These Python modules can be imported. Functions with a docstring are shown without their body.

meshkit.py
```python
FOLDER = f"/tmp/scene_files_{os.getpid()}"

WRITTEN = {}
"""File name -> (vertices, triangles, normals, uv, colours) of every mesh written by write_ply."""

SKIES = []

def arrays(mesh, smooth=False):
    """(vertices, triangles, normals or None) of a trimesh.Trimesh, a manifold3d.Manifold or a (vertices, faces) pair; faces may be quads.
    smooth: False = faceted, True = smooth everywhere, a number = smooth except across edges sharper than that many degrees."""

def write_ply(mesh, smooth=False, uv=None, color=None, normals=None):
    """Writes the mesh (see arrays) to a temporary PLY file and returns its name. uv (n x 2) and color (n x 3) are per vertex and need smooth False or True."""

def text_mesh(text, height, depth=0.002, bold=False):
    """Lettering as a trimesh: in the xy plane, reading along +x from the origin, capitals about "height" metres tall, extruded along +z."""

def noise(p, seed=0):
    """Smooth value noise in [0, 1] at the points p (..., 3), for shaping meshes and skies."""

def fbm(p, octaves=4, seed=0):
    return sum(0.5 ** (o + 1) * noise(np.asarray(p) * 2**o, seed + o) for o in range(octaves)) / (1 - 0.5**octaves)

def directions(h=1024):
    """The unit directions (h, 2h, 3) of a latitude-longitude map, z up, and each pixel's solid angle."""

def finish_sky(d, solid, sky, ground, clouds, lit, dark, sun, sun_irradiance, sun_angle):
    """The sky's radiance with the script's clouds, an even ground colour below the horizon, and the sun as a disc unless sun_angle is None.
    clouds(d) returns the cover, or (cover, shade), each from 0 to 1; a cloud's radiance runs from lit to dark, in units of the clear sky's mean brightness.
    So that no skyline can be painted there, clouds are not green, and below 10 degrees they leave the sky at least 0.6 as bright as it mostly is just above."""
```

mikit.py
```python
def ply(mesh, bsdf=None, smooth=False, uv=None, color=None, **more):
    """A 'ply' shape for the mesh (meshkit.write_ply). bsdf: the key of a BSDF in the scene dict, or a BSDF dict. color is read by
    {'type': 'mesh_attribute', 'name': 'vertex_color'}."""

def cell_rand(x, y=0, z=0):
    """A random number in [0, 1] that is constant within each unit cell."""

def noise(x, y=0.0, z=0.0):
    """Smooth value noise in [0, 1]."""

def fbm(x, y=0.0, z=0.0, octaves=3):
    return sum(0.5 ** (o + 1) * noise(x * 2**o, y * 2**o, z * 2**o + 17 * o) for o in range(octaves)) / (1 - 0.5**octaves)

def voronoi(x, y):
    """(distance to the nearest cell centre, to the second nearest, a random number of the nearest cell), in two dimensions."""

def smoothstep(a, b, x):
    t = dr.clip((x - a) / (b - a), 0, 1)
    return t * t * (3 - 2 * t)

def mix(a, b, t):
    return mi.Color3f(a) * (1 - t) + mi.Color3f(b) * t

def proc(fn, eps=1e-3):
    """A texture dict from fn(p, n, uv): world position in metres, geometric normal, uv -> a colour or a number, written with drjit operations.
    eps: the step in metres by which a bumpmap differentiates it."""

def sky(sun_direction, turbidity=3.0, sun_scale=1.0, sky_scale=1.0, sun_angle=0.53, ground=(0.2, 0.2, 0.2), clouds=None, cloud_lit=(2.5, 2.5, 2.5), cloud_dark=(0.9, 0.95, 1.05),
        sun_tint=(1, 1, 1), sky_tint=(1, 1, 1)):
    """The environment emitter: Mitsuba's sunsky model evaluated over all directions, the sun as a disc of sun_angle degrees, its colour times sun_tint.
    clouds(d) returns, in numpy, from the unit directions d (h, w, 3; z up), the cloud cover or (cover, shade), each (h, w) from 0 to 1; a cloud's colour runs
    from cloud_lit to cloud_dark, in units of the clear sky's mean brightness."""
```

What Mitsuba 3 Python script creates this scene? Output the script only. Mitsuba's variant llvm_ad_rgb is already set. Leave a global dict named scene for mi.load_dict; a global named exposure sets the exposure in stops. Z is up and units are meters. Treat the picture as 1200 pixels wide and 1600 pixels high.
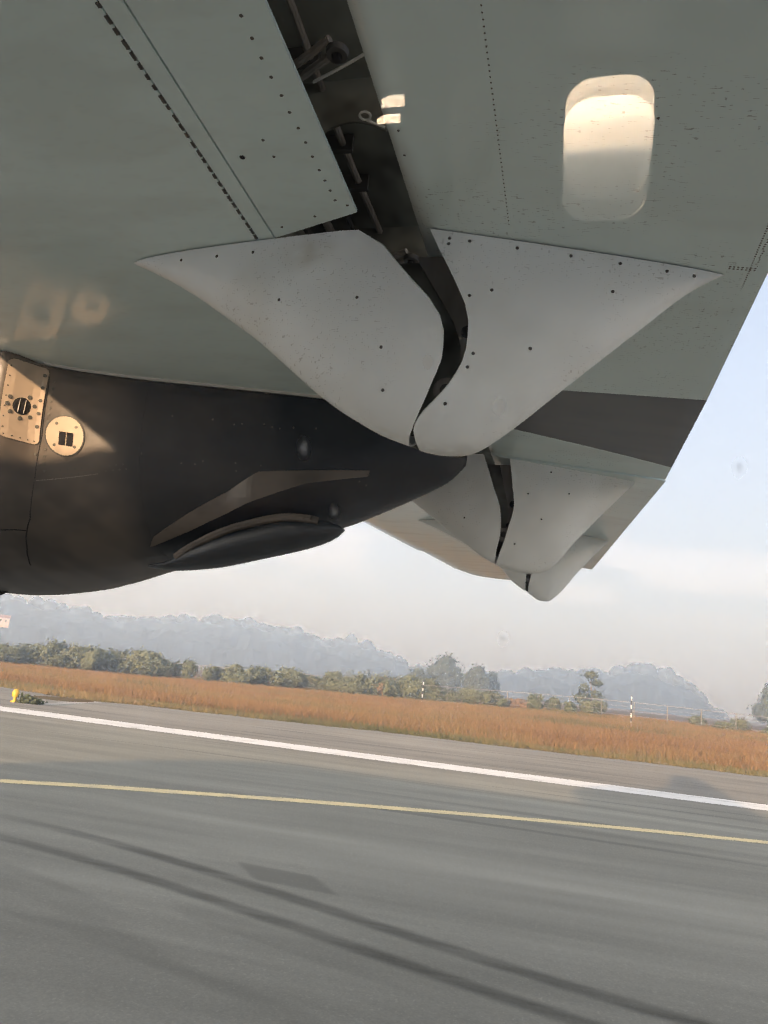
import math, random
import numpy as np, trimesh, drjit as dr, mitsuba as mi, mikit, meshkit
import shapely.geometry as sg, shapely.affinity as sa
from scipy.interpolate import PchipInterpolator
T = mi.ScalarTransform4f
noise, fbm, sstep, mix, voronoi, crand = mikit.noise, mikit.fbm, mikit.smoothstep, mikit.mix, mikit.voronoi, mikit.cell_rand
rng = np.random.default_rng(7)
scene, labels = {}, {}

# ------------------------------------------------------------------ camera, sky, exposure
# World: x towards the tail, y outboard (starboard), z up, metres. The passenger's eye is at (0, 0, H).
H = 2.5
ROLL, PITCH, YAW = math.atan(126 / 1200), 0.21643, math.radians(14.57)
f0 = np.array([-math.sin(YAW), math.cos(YAW), 0]); r0 = np.array([math.cos(YAW), math.sin(YAW), 0]); UP = np.array([0, 0, 1.0])
PITCH = math.atan(265 * math.cos(ROLL) / 1200)
fwd = math.cos(PITCH) * f0 + math.sin(PITCH) * UP
up0 = math.cos(PITCH) * UP - math.sin(PITCH) * f0
cam_up = -(r0 * math.sin(ROLL) - up0 * math.cos(ROLL))
eye = np.array([0, 0, H])
scene['haze_air'] = {'type': 'homogeneous', 'albedo': {'type': 'rgb', 'value': [0.89, 0.915, 0.925]},
                     'sigma_t': {'type': 'rgb', 'value': [0.0017, 0.0021, 0.0027]}, 'phase': {'type': 'hg', 'g': 0.63}}
scene['camera'] = {'type': 'perspective', 'fov': 2 * math.degrees(math.atan(0.5)), 'fov_axis': 'x', 'near_clip': 0.01, 'far_clip': 9000,
                   'to_world': T().look_at(origin=eye.tolist(), target=(eye + fwd).tolist(), up=cam_up.tolist()),
                   'medium': {'type': 'ref', 'id': 'haze_air'}}
SUN_E, SUN_A = math.radians(8.5), math.radians(78)
SUN = np.array([-math.cos(SUN_E) * math.cos(SUN_A), -math.cos(SUN_E) * math.sin(SUN_A), math.sin(SUN_E)])

CLOUD_Z = 34.04
def clouds(d):  # a pale haze veil, warmer low down, thinner round the sun, with faint streaks
    el = np.degrees(np.arcsin(np.clip(d[..., 2], -1, 1)))
    az = np.degrees(np.arctan2(d[..., 0], d[..., 1]))
    ang = np.degrees(np.arccos(np.clip(d @ SUN, -1, 1)))
    cover = (.72 + .22 * np.exp(-np.clip(el, 0, 90) / 16.0)) * (1 - .16 * np.exp(-(ang / 42.0) ** 2))
    n = np.asarray(meshkit.fbm(np.stack([az / 9.0, el / 1.5, 0 * el + CLOUD_Z], -1).reshape(-1, 3))).reshape(el.shape)
    streak = np.clip((n - .47) / .12, 0, 1) * np.exp(-((el - 9.5) / 3.0) ** 2)
    t = np.clip(el / 42.0, 0, 1)
    return np.clip(cover, 0, 1), np.clip(.76 + .11 * t * t * (3 - 2 * t) - .18 * (1 + np.cos(np.radians(ang))) - .10 * streak, 0, 1)

scene['sky'] = mikit.sky(SUN.tolist(), turbidity=4, sun_scale=2.05, sky_scale=1.0, sun_angle=.7, sun_tint=(.74, 1.10, 2.9), sky_tint=(.76, 1.0, 1.7), ground=(0.2, 0.17, 0.13), clouds=clouds,
                         cloud_lit=(2.45, 1.98, 1.6), cloud_dark=(.10, .225, .26))
exposure = 4.6

# ------------------------------------------------------------------ helpers
def add(key, mesh, bsdf, smooth=False, **kw):
    base, n = key, 0
    while key in scene:
        n += 1; key = f'{base}_{n:03d}'
    scene[key] = mikit.ply(mesh, bsdf, smooth=smooth, **kw)
    return key

def tag(key, label=None, cat=None, group=None, kind=None):
    d = labels.setdefault(key, {})
    for k, v in (('label', label), ('category', cat), ('group', group), ('kind', kind)):
        if v: d[k] = v
    return key

def tm(v, f): return trimesh.Trimesh(np.asarray(v, float), np.asarray(f, int), process=False)
def join(ms): return trimesh.util.concatenate(list(ms))

def grid(P, closed_u=False):
    P = np.asarray(P, float); n, m = P.shape[:2]
    i, j = np.meshgrid(np.arange(n - (0 if closed_u else 1)), np.arange(m - 1), indexing='ij')
    a = i * m + j; b = ((i + 1) % n) * m + j
    q = np.stack([a, b, b + 1, a + 1], -1).reshape(-1, 4)
    return tm(P.reshape(-1, 3), np.vstack([q[:, [0, 1, 2]], q[:, [0, 2, 3]]]))

def loft(rings, caps=True):
    """rings: (k, n, 3), each ring closed"""
    P = np.asarray(rings, float); k, n = P.shape[:2]
    m = grid(np.concatenate([P, P[:, :1]], 1))
    parts = [m]
    if caps:
        for r in (P[0], P[-1]):
            c = r.mean(0); v = np.vstack([r, c]); i = np.arange(n)
            parts.append(tm(v, np.stack([i, (i + 1) % n, 0 * i + n], 1)))
    out = join(parts); out.merge_vertices(); out.fix_normals()
    return out

def box(x0, x1, y0, y1, z0, z1):
    m = trimesh.creation.box(extents=[x1 - x0, y1 - y0, z1 - z0]); m.apply_translation([(x0 + x1) / 2, (y0 + y1) / 2, (z0 + z1) / 2]); return m

def tube(pts, r, sides=8):
    return trimesh.util.concatenate([trimesh.creation.cylinder(radius=r, segment=[a, b], sections=sides) for a, b in zip(pts[:-1], pts[1:])])

def disc(c, n, r, h, sides=10, r2=None):
    """a low round head at c standing h proud along n"""
    n = np.asarray(n, float) / np.linalg.norm(n); r2 = r * .8 if r2 is None else r2
    a = np.cross(n, [0.3, 0.2, 0.93]); a /= np.linalg.norm(a); b = np.cross(n, a)
    t = np.arange(sides) * 2 * np.pi / sides; ring = np.cos(t)[:, None] * a + np.sin(t)[:, None] * b
    v = np.vstack([c + ring * r, c + ring * r2 + n * h, [c + n * h]]); i = np.arange(sides); j = (i + 1) % sides
    return tm(v, np.vstack([np.stack([i, j, j + sides], 1), np.stack([i, j + sides, i + sides], 1), np.stack([i + sides, j + sides, 0 * i + 2 * sides], 1)]))

def plate(poly, thick):
    return trimesh.creation.extrude_polygon(poly, thick)

def tw(bsdf): return {'type': 'twosided', 'b': bsdf}
def rgb(*c): return {'type': 'rgb', 'value': list(c)}
def paint(fn, alpha=.09, ior=1.5):
    return tw({'type': 'roughplastic', 'distribution': 'ggx', 'alpha': alpha, 'int_ior': ior, 'diffuse_reflectance': mikit.proc(fn) if callable(fn) else rgb(*fn)})

def rrect(cx, cy, w, h, r): return sg.box(cx - w / 2 + r, cy - h / 2 + r, cx + w / 2 - r, cy + h / 2 - r).buffer(r, 8)

# ------------------------------------------------------------------ materials
def c_wing(p, n, uv):
    s = fbm(p.x * 3.0, p.y * 9.0, 1.0) ; s2 = fbm(p.x * 28, p.y * 60, 2.0)
    d = sstep(.45, .8, s) * .16 + sstep(.55, .8, s2) * .06
    return mix((.61, .738, .735), (.48, .55, .53), d * 2.0)
def c_flap(p, n, uv):
    s = fbm(p.x * 2.2, p.y * 7.0, 4.0)
    speck = sstep(.86, .93, noise(p.x * 95, p.y * 420, 3.0)) * sstep(.42, .66, fbm(p.x * 4, p.y * 6, 9.0))
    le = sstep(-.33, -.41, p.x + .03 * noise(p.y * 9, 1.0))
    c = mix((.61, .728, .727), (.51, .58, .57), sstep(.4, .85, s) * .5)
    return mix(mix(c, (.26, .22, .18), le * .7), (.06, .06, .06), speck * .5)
def c_fair(p, n, uv):
    s = fbm(p.x * 5, p.z * 5, p.y * 5); speck = sstep(.84, .9, noise(p.x * 190, p.z * 320, 3.0)) * sstep(.45, .7, fbm(p.x * 6, p.z * 6, 2.0))
    c = mix((.86, .89, .885), (.72, .735, .70), sstep(.42, .75, s) * .55)
    stain = sstep(.1, .0, dr.abs(p.x + .66)) * sstep(.07, .0, dr.abs(p.z - 3.5)) * fbm(p.x * 30, p.z * 30, 1.0)
    return mix(mix(c, (.45, .38, .26), stain * .55), (.25, .22, .18), speck * .35)
def c_band(p, n, uv):
    return mix((.075, .082, .095), (.11, .11, .115), fbm(p.x * 4, p.y * 12, 1.0))
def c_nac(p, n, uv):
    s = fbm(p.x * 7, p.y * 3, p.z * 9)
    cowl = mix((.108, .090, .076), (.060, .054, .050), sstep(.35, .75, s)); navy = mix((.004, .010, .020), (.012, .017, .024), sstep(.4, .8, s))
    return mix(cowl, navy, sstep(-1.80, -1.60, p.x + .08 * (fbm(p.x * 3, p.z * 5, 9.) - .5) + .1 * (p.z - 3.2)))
def c_cowl(p, n, uv): return mix((.125, .105, .09), (.065, .055, .047), sstep(.35, .75, fbm(p.x * 7, p.z * 9, 3.0)))
def c_access(p, n, uv):
    s = fbm(p.x * 14, p.z * 10, 5.0)
    return mix((.56, .44, .33), (.3, .235, .18), sstep(.5, .8, s))
scene['wing_paint'] = paint(c_wing, .02, 1.65)
scene['flap_paint'] = paint(c_flap, .05, 1.6)
scene['fairing_paint'] = paint(c_fair, .16)
scene['band_paint'] = paint(c_band, .12)
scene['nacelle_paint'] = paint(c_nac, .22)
scene['navy_paint'] = paint((.008, .014, .022), .2)
scene['cowl_paint'] = paint(c_cowl, .2)
scene['access_paint'] = paint(c_access, .3)
scene['dark_metal'] = tw({'type': 'principled', 'base_color': rgb(.045, .043, .04), 'roughness': .55, 'metallic': .2})
scene['rivet_metal'] = tw({'type': 'principled', 'base_color': rgb(.09, .085, .075), 'roughness': .5, 'metallic': .3})
scene['bare_metal'] = tw({'type': 'principled', 'base_color': mikit.proc(lambda p, n, uv: mix((.28, .26, .24), (.15, .13, .11), fbm(p.x * 30, p.z * 12, p.y * 30))), 'roughness': .45, 'metallic': .4})
scene['cove_paint'] = tw({'type': 'diffuse', 'reflectance': mikit.proc(lambda p, n, uv: mix((.17, .175, .15), (.06, .06, .052), sstep(.35, .7, fbm(p.x * 9, p.y * 6, p.z * 9))))})
scene['white_metal'] = paint((.6, .6, .57), .2)
scene['lining'] = tw({'type': 'diffuse', 'reflectance': rgb(.70, .70, .70)})
scene['body_paint'] = paint((.8, .8, .79), .1)
scene['pane_glass'] = {'type': 'thindielectric', 'int_ior': 1.5}
scene['black_void'] = tw({'type': 'diffuse', 'reflectance': rgb(.02, .02, .022)})
scene['carpet'] = tw({'type': 'diffuse', 'reflectance': rgb(.05, .05, .06)})

# ------------------------------------------------------------------ ground
tA = np.array([(-8.04, 10.44), (-6.88, 10.34), (-5.66, 10.02), (-4.47, 9.57), (-3.46, 9.19), (-2.55, 8.84), (-1.77, 8.64), (-1.05, 8.37), (-.41, 8.17), (.18, 7.9), (.71, 7.73), (1.21, 7.6)])
tB = np.array([(-7.16, 9.38), (-6.05, 9.19), (-4.96, 8.89), (-3.95, 8.55), (-3.07, 8.28), (-2.27, 7.98), (-1.57, 7.77), (-.93, 7.55), (-.35, 7.37), (-.03, 7.19)])
pA, pB = np.polyfit(tA[:, 0], tA[:, 1], 3), np.polyfit(tB[:, 0], tB[:, 1], 3)
def poly(c, x):
    r = mi.Float(float(c[0]))
    for k in c[1:]: r = r * x + float(k)
    return r
def c_asphalt(p, n, uv):
    w = fbm(p.x * .06, p.y * .3, 3.0)
    y = p.y + 1.2 * (w - .5)
    st = fbm(p.x * .16, y * 1.5, 1.0, octaves=4); st2 = fbm(p.x * .5, y * 5.0, 7.0); big = fbm(p.x * .12, p.y * .25, 11.0)
    g = fbm(p.x * 60, p.y * 60, 2.0); ag = sstep(.80, .9, noise(p.x * 45, p.y * 45, 5.0))
    v = .215 + .075 * (st - .5) + .03 * (st2 - .5) + .09 * (big - .5) + .05 * (g - .5) + .025 * ag
    far = sstep(20., 30., p.y)
    c = mix((1.0, .985, .85), (1.0, .95, .84), far) * v
    x = dr.clip(p.x, -9.5, 1.6)
    rag = .03 * (fbm(p.x * 3, p.y * 10, 4.0) - .5)
    mA = 1 - sstep(.06, .21, dr.abs(p.y - poly(pA, x) + rag)); mB = 1 - sstep(.05, .20, dr.abs(p.y - poly(pB, x) + rag))
    fade = sstep(-9.0, -5.5, p.x) * (.72 + .7 * (fbm(p.x * 1.3, p.y * 9, 8.) - .5))
    smear = sstep(.55, .75, fbm(p.x * .35 + 3, (p.y + .3 * p.x) * 1.6, 21.)) * (1 - sstep(6.0, 8.5, p.y + .32 * p.x)) * .13
    pt = (1 - sstep(-.06, .06, dr.abs(p.y - 9.66 + .05 * p.x + rag) - .32)) * (1 - sstep(-.08, .08, dr.abs(p.x + 3.2 + .8 * (p.y - 9.66)) - .52))
    m = 1 - (1 - .52 * dr.maximum(mA, mB) * fade) * (1 - smear) * (1 - .24 * pt * (.7 + .6 * g))
    skid = sstep(.62, .8, fbm(p.x * .09, y * 2.2, 31.)) * sstep(9., 11., p.y) * .22
    return c * (1 - m) * (1 - skid)
scene['asphalt'] = tw({'type': 'bumpmap', 'arbitrary': mikit.proc(lambda p, n, uv: fbm(p.x * 90, p.y * 90, 1.0), eps=3e-3), 'scale': .0035,
                       'bsdf': {'type': 'diffuse', 'reflectance': mikit.proc(c_asphalt)}})
scene['soil'] = tw({'type': 'diffuse', 'reflectance': mikit.proc(lambda p, n, uv: mix((.13, .085, .05), (.10, .082, .045), sstep(.35, .7, fbm(p.x * .1, p.y * .25, 2.0))))})
scene['line_white'] = tw({'type': 'diffuse', 'reflectance': mikit.proc(lambda p, n, uv: mix((.62, .61, .585), (.36, .355, .33), sstep(.55, .8, fbm(p.x * 1.2, p.y * 9, 1.0)) * .6))})
scene['line_yellow'] = tw({'type': 'diffuse', 'reflectance': mikit.proc(lambda p, n, uv: mix((.60, .50, .29), (.40, .36, .27), sstep(.45, .8, fbm(p.x * 3, p.y * 14, 1.0)) * .8))})
scene['concrete'] = tw({'type': 'diffuse', 'reflectance': rgb(.36, .34, .31)})

def gz(x, y):
    x, y = np.asarray(x, float), np.asarray(y, float)
    r = np.clip((y - 44) / 50, 0, 1); r = r * r * (3 - 2 * r); l = np.clip((x + 80) / 95, 0, 1); l = l * l * (3 - 2 * l)
    return -.006 + (1.25 * l - .35) * r + .12 * r * np.sin(x * .11 + 1) * np.cos(x * .037)
xs = np.concatenate([[-3600, -2000, -900, -450], np.arange(-240, 241, 8.), [450, 900, 2000, 3600]])
ys = np.concatenate([[-3000, -800, -200, 0, 30, 38], np.arange(42, 110, 2.5), [130, 160, 220, 320, 500, 800, 1400, 2400, 3600]])
X, Y = np.meshgrid(xs, ys, indexing='ij')
tag(add('ground', grid(np.stack([X, Y, gz(X, Y)], -1)), 'soil', smooth=True), 'flat dry earth of the airfield reaching to the hills', 'ground', kind='structure')
edge = [(-400, 39), (-60, 38.6), (-31.28, 38.45), (-27.71, 37.1), (-24.78, 35.9), (-23.26, 36.3), (-22.32, 37.19), (-15.42, 38.1), (-9.19, 39.7), (-2.63, 39.8), (3.44, 40.6), (9.04, 40.6), (60, 41), (400, 41)]
ex = np.concatenate([[-400, -120], np.arange(-60, 61, .5), [120, 400]]); ey = np.interp(ex, *np.array(edge).T) + np.where(abs(ex) < 61, rng.normal(0, .12, len(ex)), 0)
def edge_y(x): return np.interp(x, ex, ey)
yy = np.linspace(0, 1, 14)
P = np.stack([np.repeat(ex[:, None], 14, 1), -60 + (ey[:, None] + 60) * yy, 0 * yy + 0 * ex[:, None]], -1)
tag(add('runway', grid(P), 'asphalt'), 'worn grey asphalt runway with dark curved tyre marks', 'runway', kind='structure')
def strip(pts, w, z, jit=0.0):
    p = np.array(pts, float); t = np.gradient(p, axis=0); t /= np.linalg.norm(t, axis=1, keepdims=True); nrm = np.stack([-t[:, 1], t[:, 0]], 1)
    a = p + nrm * (w / 2 + rng.normal(0, jit, (len(p), 1))); b = p - nrm * (w / 2 + rng.normal(0, jit, (len(p), 1)))
    return grid(np.stack([np.column_stack([a, np.full(len(p), z)]), np.column_stack([b, np.full(len(p), z)])], 0))
wl = [(x, 26.22 + .0004 * max(x + 6, 0) ** 2 * 4) for x in np.arange(-200, 120, .4)]
tag(add('runway__edge_line', strip(wl, 1.75, .004, .02), 'line_white'), 'broad white painted line along the runway edge')
yl = np.array([(-60, -30), (-30, -3), (-18, 7.2), (-13.5, 10.6), (-10.1, 12.9), (-8.69, 13.78), (-7.03, 14.62), (-5.37, 15.45), (-3.57, 16.25), (-1.05, 17.3), (1.57, 18.2), (4.23, 18.98), (9, 20.1), (18, 21.4), (60, 23)])
fy = PchipInterpolator(yl[:, 0], yl[:, 1]); xx = np.arange(-40, 55, .25)
tag(add('runway__guide_line', strip(np.stack([xx, fy(xx)], 1), .40, .004, .008), 'line_yellow'), 'thin faded yellow curving guide line')
tag(add('runway__concrete_strip', strip([(-22.6, 29.3), (-22.5, 31), (-22.9, 33), (-23.2, 35), (-23.3, 36)], .5, .0045, .03), 'concrete'), 'pale concrete strip leading to the grass')

# ------------------------------------------------------------------ airplane: wing
def Zp(a):  # metres relative to the eye -> world
    a = np.array(a, float); a[..., 2] += H; return a
WB = 1.05
nose = [(-2.03, WB), (-2.12, WB + .006), (-2.19, WB + .035), (-2.25, WB + .09), (-2.28, WB + .15), (-2.285, WB + .20), (-2.275, WB + .25), (-2.23, WB + .32), (-2.12, WB + .385), (-1.9, WB + .44), (-1.3, WB + .45), (-.8, WB + .40), (-.3, WB + .295)]
prof = [(-.816, WB)] + [(x, WB) for x in np.linspace(-.95, -1.95, 8)] + nose + [(-.3, WB + .285), (-.55, WB + .29), (-.79, WB + .28), (-.80, WB + .02), (-.816, WB + .02)]
prof = np.array(prof)
def ring(pr, y): return Zp(np.column_stack([pr[:, 0], np.full(len(pr), y), pr[:, 1]]))
PR = trimesh.Trimesh
def prism(pr, y0, y1):
    pg = sg.Polygon(pr); m = trimesh.creation.extrude_polygon(pg, y1 - y0)   # (x, z, y)
    v = m.vertices; m = tm(np.column_stack([v[:, 0], y0 + v[:, 2], v[:, 1] + H]), m.faces); m.fix_normals(); return m
AIR = 'airplane'
tag(add(AIR + '__inner_wing', prism(prof, -5.8, 3.5), 'wing_paint', smooth=25), 'grey green underside of the inner wing')
tag(AIR, 'grey high wing airplane with lowered flaps, white fairings and dark engine nacelle', 'airplane')
# outer wing: tapered, slight dihedral
def outer_ring(y):
    le = np.interp(y, [3.5, 5.44, 8.5, 8.95, 9.15, 9.23], [-1.95, -1.68, -1.40, -1.28, -1.1, -.9]); te = np.interp(y, [3.5, 7.06, 7.08, 8.9, 9.23], [-.50, -.5, .06, -.16, -.5])
    z0 = WB + .05 * (y - 3.5); th = np.interp(y, [3.5, 8.8, 9.23], [.34, .2, .03])
    u = [0, .02, .06, .14, .28, .5, .75, 1.0, .8, .55, .3, .15, .06, .015]
    z = [.45, .2, .08, .015, 0, 0, .02, .12, .55, .88, 1.0, .9, .74, .6]
    return Zp([(le + (te - le) * a, y, z0 + th * b) for a, b in zip(u, z)])
tag(add(AIR + '__outer_wing', loft([outer_ring(y) for y in (3.503, 4.5, 5.5, 7.06, 7.08, 8, 8.5, 8.8, 9.0, 9.12, 9.2, 9.23)]), 'wing_paint', smooth=35), 'tapering outer wing beyond the nacelle')
# hinge strip and trailing panels (real 3 mm gaps between them)
def zplate(pts, z, t):
    m = plate(sg.Polygon(pts), t); m.apply_translation([0, 0, z + H]); return m
add(AIR + '__hinge_strip', zplate([(-.8125, -4), (-.7705, -4), (-.7705, 1.598), (-.8125, 1.604)], WB, .008), 'wing_paint')
add(AIR + '__trailing_panel', zplate([(-.7665, -4), (-.531, -4), (-.531, 1.507), (-.7665, 1.594)], WB, .008), 'wing_paint')
add(AIR + '__trailing_panel', zplate([(-.8125, 1.76), (-.53, 1.76), (-.53, 3.5), (-.8125, 3.5)], WB, .008), 'wing_paint')
# piano hinge knuckles
kn = []
for y in np.arange(.2, 1.6, .026):
    kn.append(box(-.8192 - .0016 * rng.random(), -.8135, y, y + .010 + .010 * rng.random(), H + WB - .002, H + WB + .004))
tag(add(AIR + '__hinge_strip__knuckles', join(kn), 'dark_metal'), kind='stuff')
# rivets of the trailing panel
scr = [(-.582, .96), (-.582, 1.006), (-.582, 1.049), (-.581, 1.093), (-.578, 1.138), (-.578, 1.182), (-.575, 1.225), (-.574, 1.267), (-.574, 1.31), (-.573, 1.353), (-.571, 1.388), (-.57, 1.423), (-.569, 1.458), (-.546, 1.479), (-.636, 1.514), (-.733, 1.55), (-.661, 1.251), (-.657, 1.302)]
for x, y in scr: add(AIR + '__trailing_panel__screw', disc(np.array([x, y, H + WB + .0002]), [0, 0, -1], .0038, .0012), 'rivet_metal')
add(AIR + '__trailing_panel__plug', disc(np.array([-.727, 1.297, H + WB + .0002]), [0, 0, -1], .0065, .0015), 'black_void')
# ---- flap cove: ribs, rods, brackets
def xzplate(pts, y, t):
    m = plate(sg.Polygon(pts), t); v = m.vertices; m = tm(np.column_stack([v[:, 0], y + v[:, 2], v[:, 1] + H]), m.faces); m.fix_normals(); return m
add(AIR + '__cove_wall', box(-.80, -.22, -1, 3.5, H + WB + .255, H + WB + .262), 'cove_paint')
add(AIR + '__cove_wall', box(-.7995, -.785, -1, 3.5, H + WB + .022, H + WB + .25), 'cove_paint')
oc = loft([Zp([(x, y, WB + .05 * (y - 3.5) + z) for x, z in ((-.78, .01), (-.77, .24), (-.22, .20), (-.22, .206), (-.78, .25))]) for y in (3.505, 7.03)])
add(AIR + '__cove_wall', oc, 'cove_paint')
for yc in (1.37, 1.93, .62, 2.4):
    arc = [(-.78, WB + .24), (-.78, WB + .06)] + [(-.60 + .16 * u, WB + .10 + .03 * math.sin(math.pi * u)) for u in np.linspace(0, 1, 10)] + [(-.40, WB + .24)]
    add(AIR + '__cove_rib', xzplate(arc, yc, .006), 'cove_paint')
for yc in (1.15, 1.86):
    k = AIR + '__flap_rod'
    a, b = np.array([-.63, yc + .06, H + WB + .085]), np.array([-.49, yc - .012, H + WB + .10])
    ms = []
    for o in (-.016, .016):
        ms.append(tube([a + [0, o, 0], b + [0, o, 0]], .008))
    add(k, join(ms), 'bare_metal', smooth=40)
    add(k + '__eye' if k + '__eye' not in scene else k + '__eye', disc(b + [0.012, .0, -.012], [0, 0, -1], .022, .012, 20, .020), 'dark_metal')
    add(k + '__bolt', disc(b + [0.012, .0, -.025], [0, 0, -1], .010, .008, 12), 'black_void')
    add(k + '__cable', tube([b + [-.05, .05, -.03], b + [.03, .01, -.035], b + [.09, -.015, -.03]], .003), 'white_metal', smooth=40)
for x_, z_, r_, m_ in ((-.73, .19, .012, 'bare_metal'), (-.67, .215, .007, 'dark_metal'), (-.60, .225, .009, 'bare_metal'), (-.75, .12, .008, 'dark_metal')):
    yy_ = np.linspace(.2, 3.4, 34); add(AIR + '__cove_pipe', tube(np.column_stack([x_ + .006 * np.sin(yy_ * 5 + x_ * 90), yy_, H + WB + z_ + .004 * np.cos(yy_ * 7)]), r_, 8), m_, smooth=40)
for y_ in (.78, 1.02, 1.28, 1.55, 1.7, 2.1): add(AIR + '__cove_bracket', join([box(-.78, -.58, y_, y_ + .014, H + WB + .205, H + WB + .25), box(-.75, -.71, y_ - .012, y_ + .026, H + WB + .165, H + WB + .21)]), 'dark_metal')
t = np.linspace(0, 2 * np.pi, 13)
add(AIR + '__cable_clip', tube(np.stack([-.474 + .012 * np.cos(t), 1.322 + .012 * np.sin(t), np.full(13, H + WB + .1)], 1), .0025, 6), 'white_metal')
add(AIR + '__cable_clip', tube([[-.474, 1.335, H + WB + .1], [-.44, 1.36, H + WB + .1]], .0025, 6), 'white_metal')

# ---- flaps
def flap_z(x, y=0): return WB - .12 * (x + .40)
fp = np.array([(.386, .0), (.2, 0), (0, 0), (-.2, 0), (-.355, 0), (-.385, .006), (-.405, .02), (-.414, .045), (-.402, .078), (-.35, .115), (-.2, .13), (0, .10), (.2, .055), (.386, .006)])
fpx = np.column_stack([fp[:, 0], flap_z(fp[:, 0]) + fp[:, 1]])
def flap_span(y0, y1):
    tp = lambda x, y: x - .0235 * max(y - 1.75, 0) * max(x - .1, 0) / .286
    a = Zp([(tp(x, y0(x)), y0(x), z) for x, z in fpx]); b = Zp([(tp(x, y1(x)), y1(x), z) for x, z in fpx]); return loft([a, b])
near = lambda x: 2.476 - .139 * (x + .05)
far = lambda x: 2.95 + .31 * (x + .25)
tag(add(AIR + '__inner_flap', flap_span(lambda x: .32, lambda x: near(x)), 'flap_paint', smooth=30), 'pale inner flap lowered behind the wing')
tag(add(AIR + '__inner_flap__dark_band', flap_span(lambda x: near(x) + .0005, far), 'band_paint', smooth=30), 'dark painted band across the flap behind the nacelle')
add(AIR + '__inner_flap__outboard_end', flap_span(lambda x: far(x) + .0005, lambda x: 3.325), 'flap_paint', smooth=30)
def oflap_ring(y):
    u = (y - 3.335) / 3.7; le = -.41 - .02 * u; te = .352 + (.138 - .352) * u; s = (te - le) / .80
    return Zp([(le + (x + .414) * s, y, flap_z(le + (x + .414) * s) + .05 * (y - 3.5) * min(1, 1) + z * s + .0) for x, z in fp])
tag(add(AIR + '__outer_flap', loft([oflap_ring(y) for y in (3.335, 5, 7.035)]), 'flap_paint', smooth=30), 'outer flap ending in a step near the wing tip')
rv = []
fn_ = np.array([-.12, 0, -1.0]); fn_ /= np.linalg.norm(fn_)
def fpt(x, y): return np.array([x, y, H + flap_z(x)])
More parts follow.
